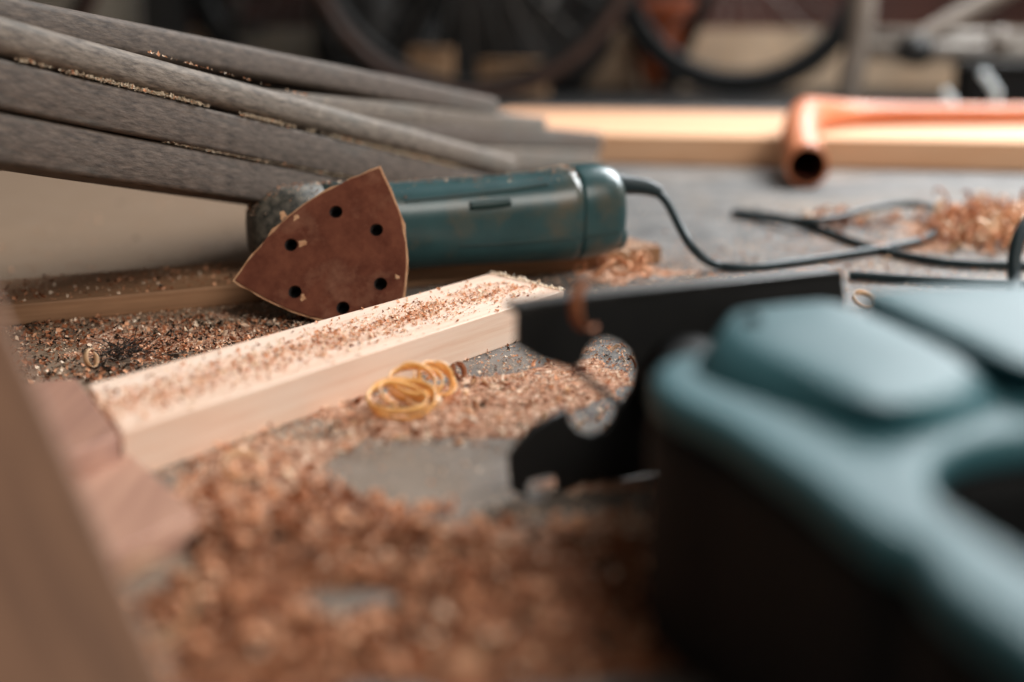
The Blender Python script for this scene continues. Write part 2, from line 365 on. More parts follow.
Bl1 = atz(-62, 530, zb); Bl4 = atz(-60, 640, zb)
flat_poly('wood_offcut', [Bl1, B2_, B3, B4, Bl4], 0.0, zb, M['offcut_pale'], 'lighter reddish wooden offcut, the lower one nearer the camera, in shavings beside the leaning plank', 'offcut')

# ================= LEANING FOREGROUND PLANK =================
q0 = aty(205, 760, .335); q1 = aty(2, 306, .40)
dirp = (q1 - q0).normalized()
q0 = q0 - dirp * (q0.z / dirp.z) ; q1 = q1 + dirp * .25
xx = dirp; nrm = Vector((.55, -1, .15)); nrm = (nrm - xx * nrm.dot(xx)).normalized(); side = xx.cross(nrm)  # side points left or right
if side.x > 0: side = -side
mw = Matrix.Identity(4)
for i in range(3): mw[i][0] = side[i]; mw[i][1] = nrm[i]; mw[i][2] = xx[i]; mw[i][3] = q0[i]
bm = box_bm(0, .11, -.018, 0, 0.012, (q1 - q0).length, .0025, 3)
tag(from_bm('leaning_plank', bm, M['plank_brown'], None, mw), 'blurred brown plank leaning at the left edge close to the camera', 'plank')

# ================= WEATHERED SLATS =================
def slat(pa, pb, h, w, m, label, group, seed, ext=.28, bev=.003, bevr=None):
    """pa,pb = front top edge, left and right"""
    pa, pb = Vector(pa), Vector(pb); d = (pb - pa).normalized(); pa = pa - d * ext; L = (pb - pa).length
    bm = box_bm(0, L, 0, w, -h, 0, bev, 3, 40, .0004, seed)
    o = from_bm('weathered_slat', bm, m, None, frame(pa, d), smooth=False)
    for pl in o.data.polygons: pl.use_smooth = True
    return tag(o, label, 'wooden slat', group)
def dF(px): return 1 / (1.42 - .00118 * px)
def fr(px, py, k=0): return aty(px, py, dF(px) + k)
G1 = 'weathered slats of the nearer stack'; G2 = 'weathered slats of the farther stack'
s1 = slat(fr(0, 14), fr(520, 157), .0189, .042, M['weathered'], 'grey weathered slat on top of the nearer stack, behind the sander', G1, 1, bev=.006)
s2 = slat(fr(0, 58), fr(500, 178), .0243, .05, M['weathered2'], 'grey weathered slat in the middle of the nearer stack', G1, 2, bev=.0025)
s3 = slat(fr(0, 111), fr(360, 180.2), .0262, .05, M['weathered2'], 'lowest grey weathered slat of the nearer stack, closest to the sander', G1, 3, bev=.0035)
def dB(px): return 1 / (.625 + .0012 * (600 - px))
def bk(px, py): return aty(px, py, dB(px))
slat(bk(20, -3), bk(500, 98), .0195, .05, M['weathered2'], 'topmost grey slat of the farther stack, its end showing before the bicycles', G2, 4, bev=.004)
slat(bk(340, 96), bk(548, 117), .018, .06, M['weathered'], 'second grey slat of the farther stack, ending short of the pine boards', G2, 5, bev=.004, ext=.5)
slat(bk(340, 113), bk(604, 132), .0235, .07, M['weathered2'], 'longest grey slat of the farther stack, reaching the pine boards', G2, 6, bev=.005, ext=.5)
slat(bk(340, 140), bk(600, 151), .0235, .07, M['weathered'], 'bottom grey slat of the farther stack, resting on the floor', G2, 7, bev=.004, ext=.45)
# dust caught in the seams of the nearer stack
def seam(pa, pb, n, seed):
    t = rng.uniform(0, 1, n) ** 1.0
    t = t[rng.uniform(0, 1, n) < np.clip(fbm(t * 9, t * 0 + seed, seed) * 1.9 - .45, 0, 1)]
    a = np.array(pa); b = np.array(pb); P = a + (b - a) * t[:, None]
    return P + rng.normal(0, 1, P.shape) * np.array([.0004, .0012, .0004]) + np.array([0, -.0002, .0008])
def lerpline(f, x0, y0, x1, y1): return tuple(f(x0, y0)), tuple(f(x1, y1))
SP = np.concatenate([seam(*lerpline(fr, 15, 61, 470, 171), 5200, 41), seam(*lerpline(fr, 150, 140.5, 395, 187.5), 3000, 52)])
flakes('dust_in_seams', SP[:, 0], SP[:, 1], SP[:, 2], rng.gamma(2, .00055, len(SP)).clip(.0004, .0025), [M['grey_dust'], M['grey_dust'], M['flake_tan']],
       'pale dust caught in the seams between the nearer grey slats', 'sawdust', tilt=1, probs=[.7, .25, .05])
cr = fr(168, 58); 
TP = rng.uniform(0, 1, 70); a = np.array(fr(60, 30.5)); b = np.array(fr(330, 104.5)); TP = a + (b - a) * np.where(TP < .25, .38 + TP * .12, TP)[:, None]
flakes('dust_on_slat', TP[:, 0], TP[:, 1] + .008, TP[:, 2] + .0004, rng.gamma(2, .0006, len(TP)).clip(.0004, .003), [M['flake_pale'], M['flake_tan']],
       'few sawdust crumbs along the top edge of the nearest grey slat', 'sawdust', tilt=1)

# ================= DELTA SANDER =================
T = aty(379, 168, .872); Lv = aty(235, 280, .838); R = atz(397, 323, .0015)
sander = empty('delta_sander', (R.x, R.y + .05, 0), 'dark green handheld delta sander lying on its side, worn brown sandpaper facing forward', 'power tool')
xa = (R - Lv).normalized(); nn = xa.cross((T - Lv).normalized()).normalized()   # faces camera?
if nn.y > 0: nn = -nn
ya = nn.cross(xa).normalized()
if ya.z < 0: ya = -ya; 
mwp = Matrix.Identity(4); cen = (T + Lv + R) / 3
zc = xa.cross(ya)
for i in range(3): mwp[i][0] = xa[i]; mwp[i][1] = ya[i]; mwp[i][2] = zc[i]; mwp[i][3] = cen[i]
inv = mwp.inverted(); fs = 1 if zc.y < 0 else -1
def plp(px, py):      # point on the pad plane
    d = ray(px, py); o = Vector((0, 0, H)); t = (cen - o).dot(zc) / d.dot(zc); q = inv @ (o + d * t); return Vector((q.x, q.y))
def bulged(a, b, amt, n=18):
    d = b - a; nrm = Vector((d.y, -d.x)).normalized(); mid = (a + b) / 2
    if nrm.dot(mid) < 0: nrm = -nrm
    return [a + d * (k / n) + nrm * amt * math.sin(math.pi * k / n) for k in range(n)]
t2, l2, r2 = (inv @ T).to_2d(), (inv @ Lv).to_2d(), (inv @ R).to_2d()
def tri(sc, wobble=0, seed=0):
    o = bulged(l2, t2, .0108) + bulged(t2, r2, .0105) + bulged(r2, l2, .0095)
    out = []
    for i, p in enumerate(o):
        q = Vector((p.x * sc, p.y * sc))
        if wobble: q += Vector((mnoise.noise(Vector((i * .9, seed, 0))), mnoise.noise(Vector((i * .9, seed, 5))))) * wobble
        out.append(q)
    return out
hp = [plp(x, y) for x, y in ((336, 212), (376.5, 230), (291, 245), (295, 292), (380.5, 284), (343, 308))]
off = lambda dz: mwp @ Matrix.Translation((0, 0, dz * fs))
shape('sanding_sheet', [tri(1, .0009)] + [circle(h.x, h.y, .0040, 20) for h in hp], .0008, M['sandpaper'], sander, off(0), bevel=.0001, res=1)
pb_ = shape('paper_backing', [tri(1.028, .0016, 3)] + [circle(h.x, h.y, .0044, 20) for h in hp], .0010, M['paper_back'], sander, off(-.00105), bevel=.0002, res=1)
tag(pb_, label='frayed tan edge of the sandpaper')
shape('backing_pad', [tri(.975)] + [circle(h.x + .0006, h.y, .0042, 20) for h in hp], .009, M['foam'], sander, off(-.0062), bevel=.0008, res=2)
shape('pad_plate', [tri(.9)], .006, M['black'], sander, off(-.014), bevel=.001, res=2)
# torn paper marks beside the holes
for (px, py, s) in ((302, 244, 1), (303, 298, .7), (283, 216, .9), (397, 277, .6), (296, 218, .7)):
    c = plp(px, py)
    lp = [(c.x + s * .0022 * math.cos(a) * (1 + .5 * math.sin(3 * a + px)), c.y + s * .0026 * math.sin(a) * (1 + .4 * math.cos(2 * a + py))) for a in [k * math.pi / 6 for k in range(12)]]
    shape('torn_patch', [lp], .0003, M['paper_back'], sander, off(.00055))

# body as one loft of rounded sections
ax = [  # photo x, centre y, world Y, radius, flatten
    (249, 233, .905, .004), (250, 232, .905, .014), (254, 231, .906, .0190), (264, 229, .908, .0228), (285, 226.5, .911, .0254), (320, 225, .917, .0276), (360, 226, .927, .0286),
    (400, 226, .937, .0288), (450, 222, .950, .0290), (500, 219, .963, .0296), (540, 216, .973, .0305), (560, 213.5, .979, .0318), (566, 213, .981, .0322), (568, 212.5, .982, .0315), (572, 212, .984, .0323),
    (590, 209.5, .989, .0323), (600, 208.5, .992, .0315), (608, 208, .994, .029), (613, 208, .996, .023), (616, 208, .997, .012)]
cents = [aty(a, b, c) for a, b, c, _ in ax]; axis = (cents[-3] - cents[2]).normalized()
sv = axis.cross(Vector((0, 0, 1))).normalized(); uv = sv.cross(axis)
def ring(c, r, n=40, e=2.5, sx=1.0):
    out = []
    for k in range(n):
        a = 2 * math.pi * k / n; ca, sa = math.cos(a), math.sin(a)
        out.append(c + sv * (r * sx * math.copysign(abs(ca) ** (2 / e), ca)) + uv * (r * math.copysign(abs(sa) ** (2 / e), sa)))
    return out
bm = loft_bm([ring(c, a[3]) for c, a in zip(cents[5:13], ax[5:13])])
from_bm('body_shell', bm, M['teal'], sander, smooth=True, origin=cents[8])
bm = loft_bm([ring(c, a[3] * 1.0) for c, a in zip(cents[:6], ax[:6])])
tag(from_bm('head_housing', bm, M['head'], sander, smooth=True, origin=cents[3]), label='dusty black rounded head')
bm = loft_bm([ring(c, a[3]) for c, a in zip(cents[13:], ax[13:])])
from_bm('end_cap', bm, M['teal'], sander, smooth=True, origin=cents[15])
fo0 = aty(617, 236, .985); from_bm('rear_foot', tube_bm([fo0 - axis * .012, fo0, fo0 + axis * .004, fo0 + axis * .006], [.0095, .0098, .0088, .005], 20), M['teal'], sander, smooth=True)
# neck between head and pad
c0 = off(-.016).translation; rr = []
tt = cents[4].lerp(cents[6], .5)
for f, r in ((0, .026), (.3, .024), (.6, .022), (1, .02)):
    c = c0.lerp(tt, f); rr.append([c + xa * r * math.cos(k * math.pi / 16) + ya * r * math.sin(k * math.pi / 16) for k in range(32)])
from_bm('pad_neck', loft_bm(rr), M['black'], sander, smooth=True)
# moulded ridge along the body top, recessed badge
pts = [aty(398, 198, .908), aty(450, 194, .921), aty(510, 188, .935), aty(555, 180, .945)]
def on_body(px, py):   # march to body surface
    d = ray(px, py); o = Vector((0, 0, H)); best = None
    for i in range(1400):
        q = o + d * (.80 + i * .00015)
        for c, a in zip(cents[6:-2], ax[6:-2]):
            pass
        # nearest axis parameter
        s = (q - cents[6]).dot(axis)
        for (ca, aa), (cb, ab) in zip(zip(cents, ax), zip(cents[1:], ax[1:])):
            sa_ = (ca - cents[6]).dot(axis); sb_ = (cb - cents[6]).dot(axis)
            if sa_ <= s <= sb_:
                f = (s - sa_) / (sb_ - sa_); c = ca.lerp(cb, f); r = aa[3] * (1 - f) + ab[3] * f
                rel = q - c; x_, y_ = abs(rel.dot(sv)) / r, abs(rel.dot(uv)) / r
                if x_ ** 2.5 + y_ ** 2.5 <= 1: return q
                break
    return None
def path_on(pxs): 
    out = []
    for a, b in pxs:
        q = on_body(a, b)
        if q: out.append(q)
    return out
rp = path_on([(405, 201), (430, 199), (460, 195.5), (490, 192), (520, 188.5), (548, 184)])
if len(rp) > 2: from_bm('moulded_ridge', tube_bm(rp, .0011, 8), M['teal_dark'], sander, smooth=True)
rp = path_on([(470, 206), (490, 204.5), (510, 202)]); rp2 = path_on([(468, 201), (510, 197)])
if len(rp) > 2: from_bm('badge', tube_bm(rp, [.0030, .0033, .0030], 12), M['teal_dark'], sander, smooth=True)
rp = path_on([(460, 246), (500, 244), (540, 241), (575, 238), (600, 235), (618, 232)])
if len(rp) > 2: from_bm('housing_seam', tube_bm(rp, .0007, 8), M['teal_dark'], sander, smooth=True)
# strain relief + cord
cr = .0032
e0 = cents[-2] + uv * .012
p1 = aty(616, 184, .995); p2_ = aty(648, 187, 1.0); p3 = aty(661, 193, 1.0)
from_bm('strain_relief', tube_bm([aty(600, 183, .992), aty(614, 184, .995), aty(630, 185, .998), aty(648, 187, 1.0), p3], [.0085, .0078, .0066, .0058, .0042], 14), M['cord'], sander, smooth=True)
g = lambda x, y, z=.0035: atz(x, y, z)
path = [aty(655, 190, 1.0), aty(668, 202, .995), aty(680, 228, .985), aty(694, 251, .965), g(712, 265), g(745, 269), g(800, 262), g(850, 254), g(900, 246, .0045), g(930, 238, .006), g(943, 224, .01), g(936, 208, .012), g(905, 203, .012), g(870, 208, .011), g(835, 221, .009),
        g(800, 224, .006), g(765, 219, .004), g(736, 214, .0035), g(734, 211), g(745, 213), g(790, 218.5, .0036), g(826, 231, .0036), g(862, 245, .0036), g(900, 255), g(950, 264), g(1010, 265), g(1100, 268)]
path[14] = g(835, 219, .0105); path[15] = g(800, 221, .0105)
from_bm('power_cord', tube_bm(path, cr, 12, smooth_iter=3), M['cord'], sander, smooth=True)
# dust crumbs along the top of the sander
PX = [on_body(x, y) for x, y in zip(rng.uniform(335, 560, 380), rng.uniform(0, 1, 380) ** 2 * 10)] if False else []
dd = []
for i in range(1100):
    x = rng.uniform(0.05, .8); j = x * (len(cents) - 4); i0 = int(j); f = j - i0; c = cents[i0].lerp(cents[i0 + 1], f); r = ax[i0][3] * (1 - f) + ax[i0 + 1][3] * f
    a = math.pi / 2 + rng.normal(0, .35); ca, sa = math.cos(a), math.sin(a)
    dd.append(c + sv * (r * math.copysign(abs(ca) ** .8, ca)) + uv * (r * abs(sa) ** .8 + .0002))
dd = np.array([tuple(v) for v in dd])
flakes('dust_on_sander', dd[:, 0], dd[:, 1], dd[:, 2], rng.gamma(2, .0005, len(dd)).clip(.0003, .002), [M['flake_pale'], M['flake_tan'], M['flake_brown']],
       'fine brown dust on the top of the green sander', 'sawdust')

# ================= JIGSAW =================
jig = empty('jigsaw', (.08, .44, 0), 'teal green jigsaw lying on its side in the blurred right foreground, black footplate upright', 'power tool')
# footplate: upright plane
fo = Vector((.000, .520, 0)); fu = Vector((1, .53, 0)).normalized(); fv = Vector((0, 0, 1)); fn = fu.cross(fv)
def fp(px, py):
    d = ray(px, py); o = Vector((0, 0, H)); t = (fo - o).dot(fn) / d.dot(fn); q = o + d * t - fo
    return (q.dot(fu), max(q.dot(fv), .0))
mf = Matrix.Identity(4)
for i in range(3): mf[i][0] = fu[i]; mf[i][1] = fv[i]; mf[i][2] = fn[i]; mf[i][3] = fo[i]
outl = [(517, 306), (560, 299), (620, 292), (700, 284), (840, 270), (843, 300), (845, 380), (800, 430), (641, 474), (580, 488), (526, 499), (511, 490), (508, 455), (530, 427), (566, 407), (569, 422), (578, 431), (590, 434),
        (603, 430), (612, 420), (616, 409), (622, 401), (631, 388), (635, 370), (630, 352), (619, 342), (606, 338), (593, 341), (585, 352), (582, 362), (572, 369), (540, 360), (516, 346)]
slot = [(526, 485), (530, 479), (552, 475), (557, 480), (556, 490), (533, 496), (527, 494)]
shape('footplate', [[fp(*p) for p in outl], [fp(*p) for p in slot]], .0028, M['black'], jig, mf, bevel=.0006, res=1)
# turned-up lip along the top of the footplate
a, b = fp(519, 304), fp(839, 270)
lip = box_bm(a[0], b[0] - .0, a[1] - .0, a[1] + .0028, -.009, .0014, .0008, 2)
lipm = mf @ Matrix.Translation((0, 0, 0)) 
bm = bmesh.new(); top = [fp(x, y) for x, y in ((517, 305), (600, 294), (700, 284), (840, 270))]
sec = [(0, -.0014), (.0028, -.0014), (.0028, .010), (0, .010)]
VR = [[bm.verts.new((u_, v_ + s[0] - .003, -s[1])) for s in sec] for u_, v_ in top]
for A_, B_ in zip(VR, VR[1:]):
    for k in range(4): bm.faces.new((A_[k], A_[(k + 1) % 4], B_[(k + 1) % 4], B_[k]))
bm.faces.new(VR[0][::-1]); bm.faces.new(VR[-1])
tag(from_bm('plate_lip', bm, M['black_edge'], jig, mf), label='grey metal lip along the footplate top')
# blade / guide rod crossing the notch
u0, u1 = fp(572, 368), fp(626, 408)
from_bm('saw_blade', tube_bm([mf @ Vector((u0[0], u0[1], .003)), mf @ Vector((u1[0], u1[1], -.004))], .0016, 8), M['steel'], jig)
# body
zr = .081
rim_px = [(676, 352), (652, 364), (650, 384), (678, 402), (720, 420), (764, 449), (800, 472), (845, 508), (884, 533), (915, 541), (930, 572), (975, 606), (1024, 640), (1080, 672)]
rim = [atz(x, y, zr) for x, y in rim_px]
rim += [Vector((.150, .205, 0)), Vector((.205, .215, 0)), Vector((.225, .25, 0)), Vector((.226, .33, 0)), Vector((.215, .40, 0)), Vector((.17, .445, 0)), Vector((.10, .455, 0))]
rim2 = smooth_loop([(v.x, v.y) for v in rim], 1)
hole_px = [(932, 462), (960, 442), (1024, 432), (1090, 434)]
hole = [atz(x, y, zr) for x, y in hole_px] + [Vector((.17, .30, 0)), Vector((.178, .27, 0)), Vector((.16, .247, 0))] + [atz(x, y, zr) for x, y in ((1060, 572), (1024, 553), (970, 518), (936, 492))]
hole2 = smooth_loop([(v.x, v.y) for v in hole], 2)
print('rim', [(round(v.x, 3), round(v.y, 3)) for v in rim]); print('hole', [(round(v.x, 3), round(v.y, 3)) for v in hole])
shape('shaded_lower_housing', [rim2, hole2], .071, M['rubber_matt'], jig, Matrix.Translation((0, 0, .0365)), bevel=.009, res=4, smooth=True)  # black colour carries the shade on the body's left flank
tag(shape('top_shell', [rim2, hole2], .0105, M['teal_saw'], jig, Matrix.Translation((0, 0, zr - .00525)), bevel=.0045, res=4, smooth=True), label='teal upper shell')
# raised gear cover
zc_ = .095
def tiers(px, z, z0, grow, name, m, bevel_r=.004, extra=None):
    P = [atz(x, y, z) for x, y in px] + (extra or [])
    P = smooth_loop([(v.x, v.y) for v in P], 1); c = sum(P, Vector((0, 0))) / len(P)
    rings = []
    for f, zz in ((grow, z0), (.5 * grow, z0 + (z - z0) * .5), (.12 * grow, z - bevel_r * .5), (0, z - bevel_r * .15), (-.002, z)):
        rings.append([Vector((p.x, p.y, zz)) + Vector(((p - c).normalized() * f).to_3d()) for p in P])
    rings.append([Vector((p.x, p.y, z + .0006)) + Vector(((p - c) * -.5).to_3d()) for p in P])
    return from_bm(name, loft_bm(rings), m, jig, smooth=True)
def cover(name, top_px, zt_, base_px, zb_, m, extra=None):
    T_ = [atz(x, y, zt_) for x, y in top_px]; B_ = [atz(p_[0], p_[1], zb_) if p_ else Vector((t_.x, t_.y, zb_)) for p_, t_ in zip(base_px, T_)]
    for e_ in (extra or []): T_.append(Vector((e_[0], e_[1], zt_))); B_.append(Vector((e_[0] + .002, e_[1] + .003, zb_)))
    def sm(P_):
        Q_ = []
        for a_, b_ in zip(P_, P_[1:] + P_[:1]): Q_ += [a_ * .8 + b_ * .2, a_ * .2 + b_ * .8]
        return Q_
    T_, B_ = sm(sm(T_)), sm(sm(B_)); c = sum(T_, Vector()) / len(T_)
    rings = [[p_ - Vector((0, 0, .004)) for p_ in B_], B_, [t_.lerp(b_, .14) for t_, b_ in zip(T_, B_)], [t_.lerp(b_, .04) + Vector((0, 0, 0)) for t_, b_ in zip(T_, B_)]]
    rings[3] = [Vector((p_.x, p_.y, zt_ - .0004)) for p_ in rings[3]]
    rings.append([t_.lerp(Vector((c.x, c.y, zt_)), .04) for t_ in T_]); rings.append([t_.lerp(c, .6) + Vector((0, 0, .0004)) for t_ in T_])
    return from_bm(name, loft_bm(rings), m, jig, smooth=True)
cover('gear_cover', [(727, 322), (735, 309), (790, 302), (838, 299), (975, 362), (950, 384), (915, 400), (880, 407), (842, 392), (790, 364), (745, 341)], .089,
      [(690, 376), (702, 352), None, None, (1000, 385), (1000, 415), (948, 436), (882, 430), (838, 430), (778, 412), (716, 390)], .0805, M['teal_saw'])
cover('motor_housing', [(858, 292), (900, 288), (960, 284), (1060, 284), (1100, 366), (1045, 370), (1004, 360), (930, 324)], .091,
      [None, None, None, None, (1110, 400), (1050, 400), (1016, 388), None], .0805, M['teal_saw'], extra=None)
# nose that carries the blade holder, between body and plate
pts = [Vector((.068, .43, .042)), Vector((.069, .50, .042)), Vector((.070, .548, .042))]
from_bm('blade_holder', tube_bm(pts, [.021, .019, .018], 20), M['rubber_matt'], jig, smooth=True)
bm = box_bm(.095, .135, .44, .572, .012, .066, .006, 3)
from_bm('plate_bracket', bm, M['black'], jig, smooth=False)
from_bm('cover_screw', tube_bm([atz(752, 322, .0885), atz(752, 322, .0897)], .0028, 12), M['black'], jig)
# trigger inside the handle loop
hc = atz(960, 520, zr)
from_bm('trigger_switch', box_bm(.100, .135, .243, .256, .03, .055, .003, 2), M['black'], jig)
# cord of the jigsaw
jp = [Vector((.192, .43, .05)), Vector((.21, .47, .055))]
jp = [Vector((.20, .43, .05)), aty(1017, 312, .60), aty(1014, 285, .63), aty(1014, 252, .64), aty(1022, 228, .65), aty(1040, 212, .66), aty(1080, 215, .67), aty(1110, 250, .68), atz(1120, 290, .0035), atz(1060, 288, .0035), atz(980, 284, .0035), atz(900, 279, .0035), atz(850, 275, .0035)]
from_bm('power_cord', tube_bm(jp, .0032, 12, smooth_iter=3), M['cord'], jig, smooth=True)

# ================= PINE BOARDS IN THE BACK =================
PT = .0355
pa, pb = atz(610, 134, PT), atz(1024, 141, PT)
pine1 = board_on('pine_board', pa, pb, .075, PT, 0, M['pine_warm'], 'long pale pine board lying across the floor, its front edge facing the sander', 'board', bev=.002, ext_a=.25, ext_b=.45)
d = (pb - pa).normalized(); nb = Vector((-d.y, d.x, 0))
q = pa + nb * .082
board_on('pine_board', q, q + d * .5, .30, .0355, 0, M['pine_pink'], 'second pine board lying behind the first, in front of the bicycles', 'board', bev=.002, ext_a=.2, ext_b=.55)
# plastic pipe elbow
pr_ = .0235
m0 = aty(808, 158, 1.485); m0.z = .0222
pr_ = .0215
pth = [m0, m0 + Vector((.001, .02, .001)), m0 + Vector((.010, .10, .018)), m0 + Vector((.036, .205, .04)), m0 + Vector((.068, .285, .0)), m0 + Vector((.14, .345, 0)), m0 + Vector((.30, .36, 0)), m0 + Vector((.62, .38, 0))]
prs = [pr_, pr_, pr_, .021, .019, .0140, .0125, .0125]
for i_ in (3, 4, 5, 6, 7): pth[i_].z = PT + prs[i_] + (.001 if i_ > 3 else .004)
pipe = empty('drain_pipe', (pth[3].x, pth[3].y, 0.034), 'orange plastic pipe bend with a dark open mouth hanging over the pine board', 'pipe')
from_bm('pipe_bend', tube_bm(pth, prs, 24, caps=False, smooth_iter=3), M['pipe'], pipe, smooth=True, origin=pth[3])
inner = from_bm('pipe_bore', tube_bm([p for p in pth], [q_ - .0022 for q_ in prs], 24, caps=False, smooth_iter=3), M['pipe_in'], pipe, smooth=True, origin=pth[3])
dm = (pth[1] - pth[0]).normalized()
bm = bmesh.new()
o_ = dm.orthogonal().normalized(); s_ = dm.cross(o_)
prof = [(pr_ - .0022, 0), (pr_ + .0015, 0), (pr_ + .0015, .012), (pr_, .015)]
rg = [[bm.verts.new(pth[0] + dm * h_ + (o_ * math.cos(k * math.pi / 16) + s_ * math.sin(k * math.pi / 16)) * r_) for k in range(32)] for r_, h_ in prof]
for A_, B_ in zip(rg, rg[1:]):
    for k in range(32): bm.faces.new((A_[k], A_[(k + 1) % 32], B_[(k + 1) % 32], B_[k]))
from_bm('pipe_socket', bm, M['pipe'], pipe, smooth=True)

# ================= CURLED SHAVINGS =================
def curl_bm(c, r, turns, width, axis, grow=.25, n=60, bm=None, lift=None, thick=.00035, phase=0, drift=0, tangle=0):
    bm = bm or bmesh.new(); ax_ = Vector(axis).normalized(); a = ax_.orthogonal().normalized(); b = ax_.cross(a)
    prev = None
    for i in range(n + 1):
        t = i / n; ang = phase + t * turns * 2 * math.pi; rr_ = r * (1 - grow * t + .05 * math.sin(5 * t + phase))
        dirv = a * math.cos(ang) + b * math.sin(ang); p = Vector(c) + dirv * rr_ * (1 + tangle * math.sin(ang * .63 + 2)) + ax_ * (drift * (t - .5)) + ax_ * (tangle * r * 1.2 * math.sin(ang * 1.37 + phase)) + a * (tangle * r * math.sin(ang * .41))
        w = width * (.5 + .5 * math.sin(math.pi * min(1, max(.08, t * 1.0)) ** .5)) if t > .9 else width
        w = width * min(1, 6 * t + .2, 6 * (1 - t) + .2)
        cur = [bm.verts.new(p + ax_ * w / 2), bm.verts.new(p - ax_ * w / 2), bm.verts.new(p - ax_ * w / 2 + dirv * thick), bm.verts.new(p + ax_ * w / 2 + dirv * thick)]
        if prev:
            for k in range(4): bm.faces.new((prev[k], prev[(k + 1) % 4], cur[(k + 1) % 4], cur[k]))
        else: bm.faces.new(cur)
        prev = cur
    bm.faces.new(prev[::-1]); return bm
def shaving(px, py, z, r, turns, width, axis, m, label, **k):
    c = atz(px, py, z); bm = curl_bm(Vector((0, 0, 0)), r, turns, width, axis, **k)
    if k.get('n', 0) or True:
        o = from_bm('wood_shaving', bm, m, None, Matrix.Translation(c), smooth=False)
    for p in o.data.polygons: p.use_smooth = True
    zmin = min((v.co.z for v in o.data.vertices)) + c.z
    if zmin < 0.0005: o.location.z += .0005 - zmin
    return tag(o, label, 'wood shaving', 'curled wood shavings')
shaving(402, 399, .0085, .0165, 2.6, .0030, (.10, -.30, .95), M['curl'], 'golden coiled wood shaving, nearest of the cluster against the batten', grow=.32, drift=.006, n=150, thick=.0006, tangle=.09)
shaving(416, 381, .0125, .0135, 2.2, .0032, (.1, -.42, .9), M['curl'], 'golden coiled wood shaving behind the nearest coil, touching the batten', grow=.28, drift=.006, n=120, phase=1, thick=.0006, tangle=.09)
shaving(437, 380, .010, .0110, 1.9, .0042, (.45, -.6, .7), M['curl'], 'golden coiled wood shaving at the right end of the cluster', grow=.3, drift=.007, n=100, phase=2, thick=.0006, tangle=.15)
shaving(422, 400, .005, .0080, 1.4, .0030, (.3, -.2, 1), M['curl_pale'], 'small pale shaving tucked under the golden coils', grow=.2, n=60)
shaving(458, 371, .005, .0045, 2.2, .0028, (.6, -.6, .4), M['flake_brown'], 'small dark brown curl of bark right of the golden coils', grow=.4, n=60)
shaving(243, 466, .006, .0085, 1.6, .0030, (.2, -.35, .9), M['curl_pale'], 'single pale ring of wood shaving left of centre near the batten', grow=.25, n=70)
shaving(92, 361, .004, .0050, 1.0, .0030, (.9, -.3, .2), M['curl_pale'], 'tiny white curl beside the dark straw behind the batten', grow=.2, n=40)
shaving(589, 308, .078, .010, .62, .005, (.75, -.5, .1), M['flake_brown'], 'brown shaving hanging over the black footplate of the jigsaw', grow=.2, n=40, phase=.6)
shaving(865, 300, .006, .0075, 1.3, .0035, (.2, -.5, .8), M['curl_pale'], 'small pale curl between the footplate and the jigsaw body', grow=.2, n=50)
shaving(150, 603, .013, .013, 1.2, .005, (.5, -.8, .2), M['curl_pale'], 'large blurred pale shaving loop beside the leaning plank', grow=.2, n=60)
# loose shavings heaped in the foreground: uncountable
def pile(name, label, spots, mats, rr=(.003, .007), tn=(.5, 1.6)):
    bm = bmesh.new(); mi = []
    for (px, py, sx, sy, cnt, zz) in spots:
        for i in range(cnt):
            x = random.gauss(px, sx); y = random.gauss(py, sy)
            c = atz(x, y, 0)
            if py > 300 and float(density(np.array([c.x]), np.array([c.y]))[0]) < .4: continue
            r = random.uniform(*rr); zb_ = float(heap(np.array([c.x]), np.array([c.y]))[0])
            c.z = zb_ + r * .6 + random.uniform(0, zz); nf = len(bm.faces)
            curl_bm(c, r, random.uniform(*tn), random.uniform(.0015, .004), (random.gauss(0, 1), random.gauss(0, 1), random.gauss(0, .7)), grow=random.uniform(.1, .4), n=16, bm=bm, phase=random.uniform(0, 6), drift=random.uniform(0, .004), thick=.0003)
            mi += [random.randrange(len(mats))] * (len(bm.faces) - nf)
    me = bpy.data.meshes.new(name); 
    bm.to_mesh(me); bm.free(); o = link(name, me, mats); me.polygons.foreach_set('material_index', mi)
    for p in me.polygons: p.use_smooth = True
    return tag(o, label, 'wood shavings', kind='stuff')
pile('shavings_foreground', 'loose reddish wood shavings heaped across the blurred foreground floor',
     [(240, 520, 60, 25, 60, .002), (350, 520, 50, 14, 50, .003), (420, 545, 60, 14, 30, .002), (200, 600, 50, 50, 40, .002), (330, 650, 100, 30, 40, .001), (500, 600, 90, 40, 30, .001)],
     [M['flake_tan'], M['flake_tan'], M['flake_brown'], M['flake_brown']], (.002, .0045), (.2, 1.0))
pile('shavings_by_cord', 'tangled heap of brown wood shavings beside the looped cord',
     [(978, 238, 26, 11, 120, .020), (1015, 240, 18, 10, 50, .018), (850, 225, 40, 4, 24, .004), (618, 272, 16, 6, 18, .003)],
     [M['flake_tan'], M['flake_brown'], M['flake_tan'], M['curl_pale']], (.004, .010))
pile('shavings_mid_floor', 'small scattered curls of wood around the batten and footplate',
     [(450, 415, 50, 20, 60, .0005), (560, 400, 50, 30, 30, .0005), (330, 450, 60, 25, 50, .0005), (640, 350, 20, 30, 30, .001), (220, 350, 60, 14, 26, .0005)],
     [M['flake_tan'], M['curl_pale'], M['flake_pale'], M['flake_brown']], (.002, .005), (.08, .35))
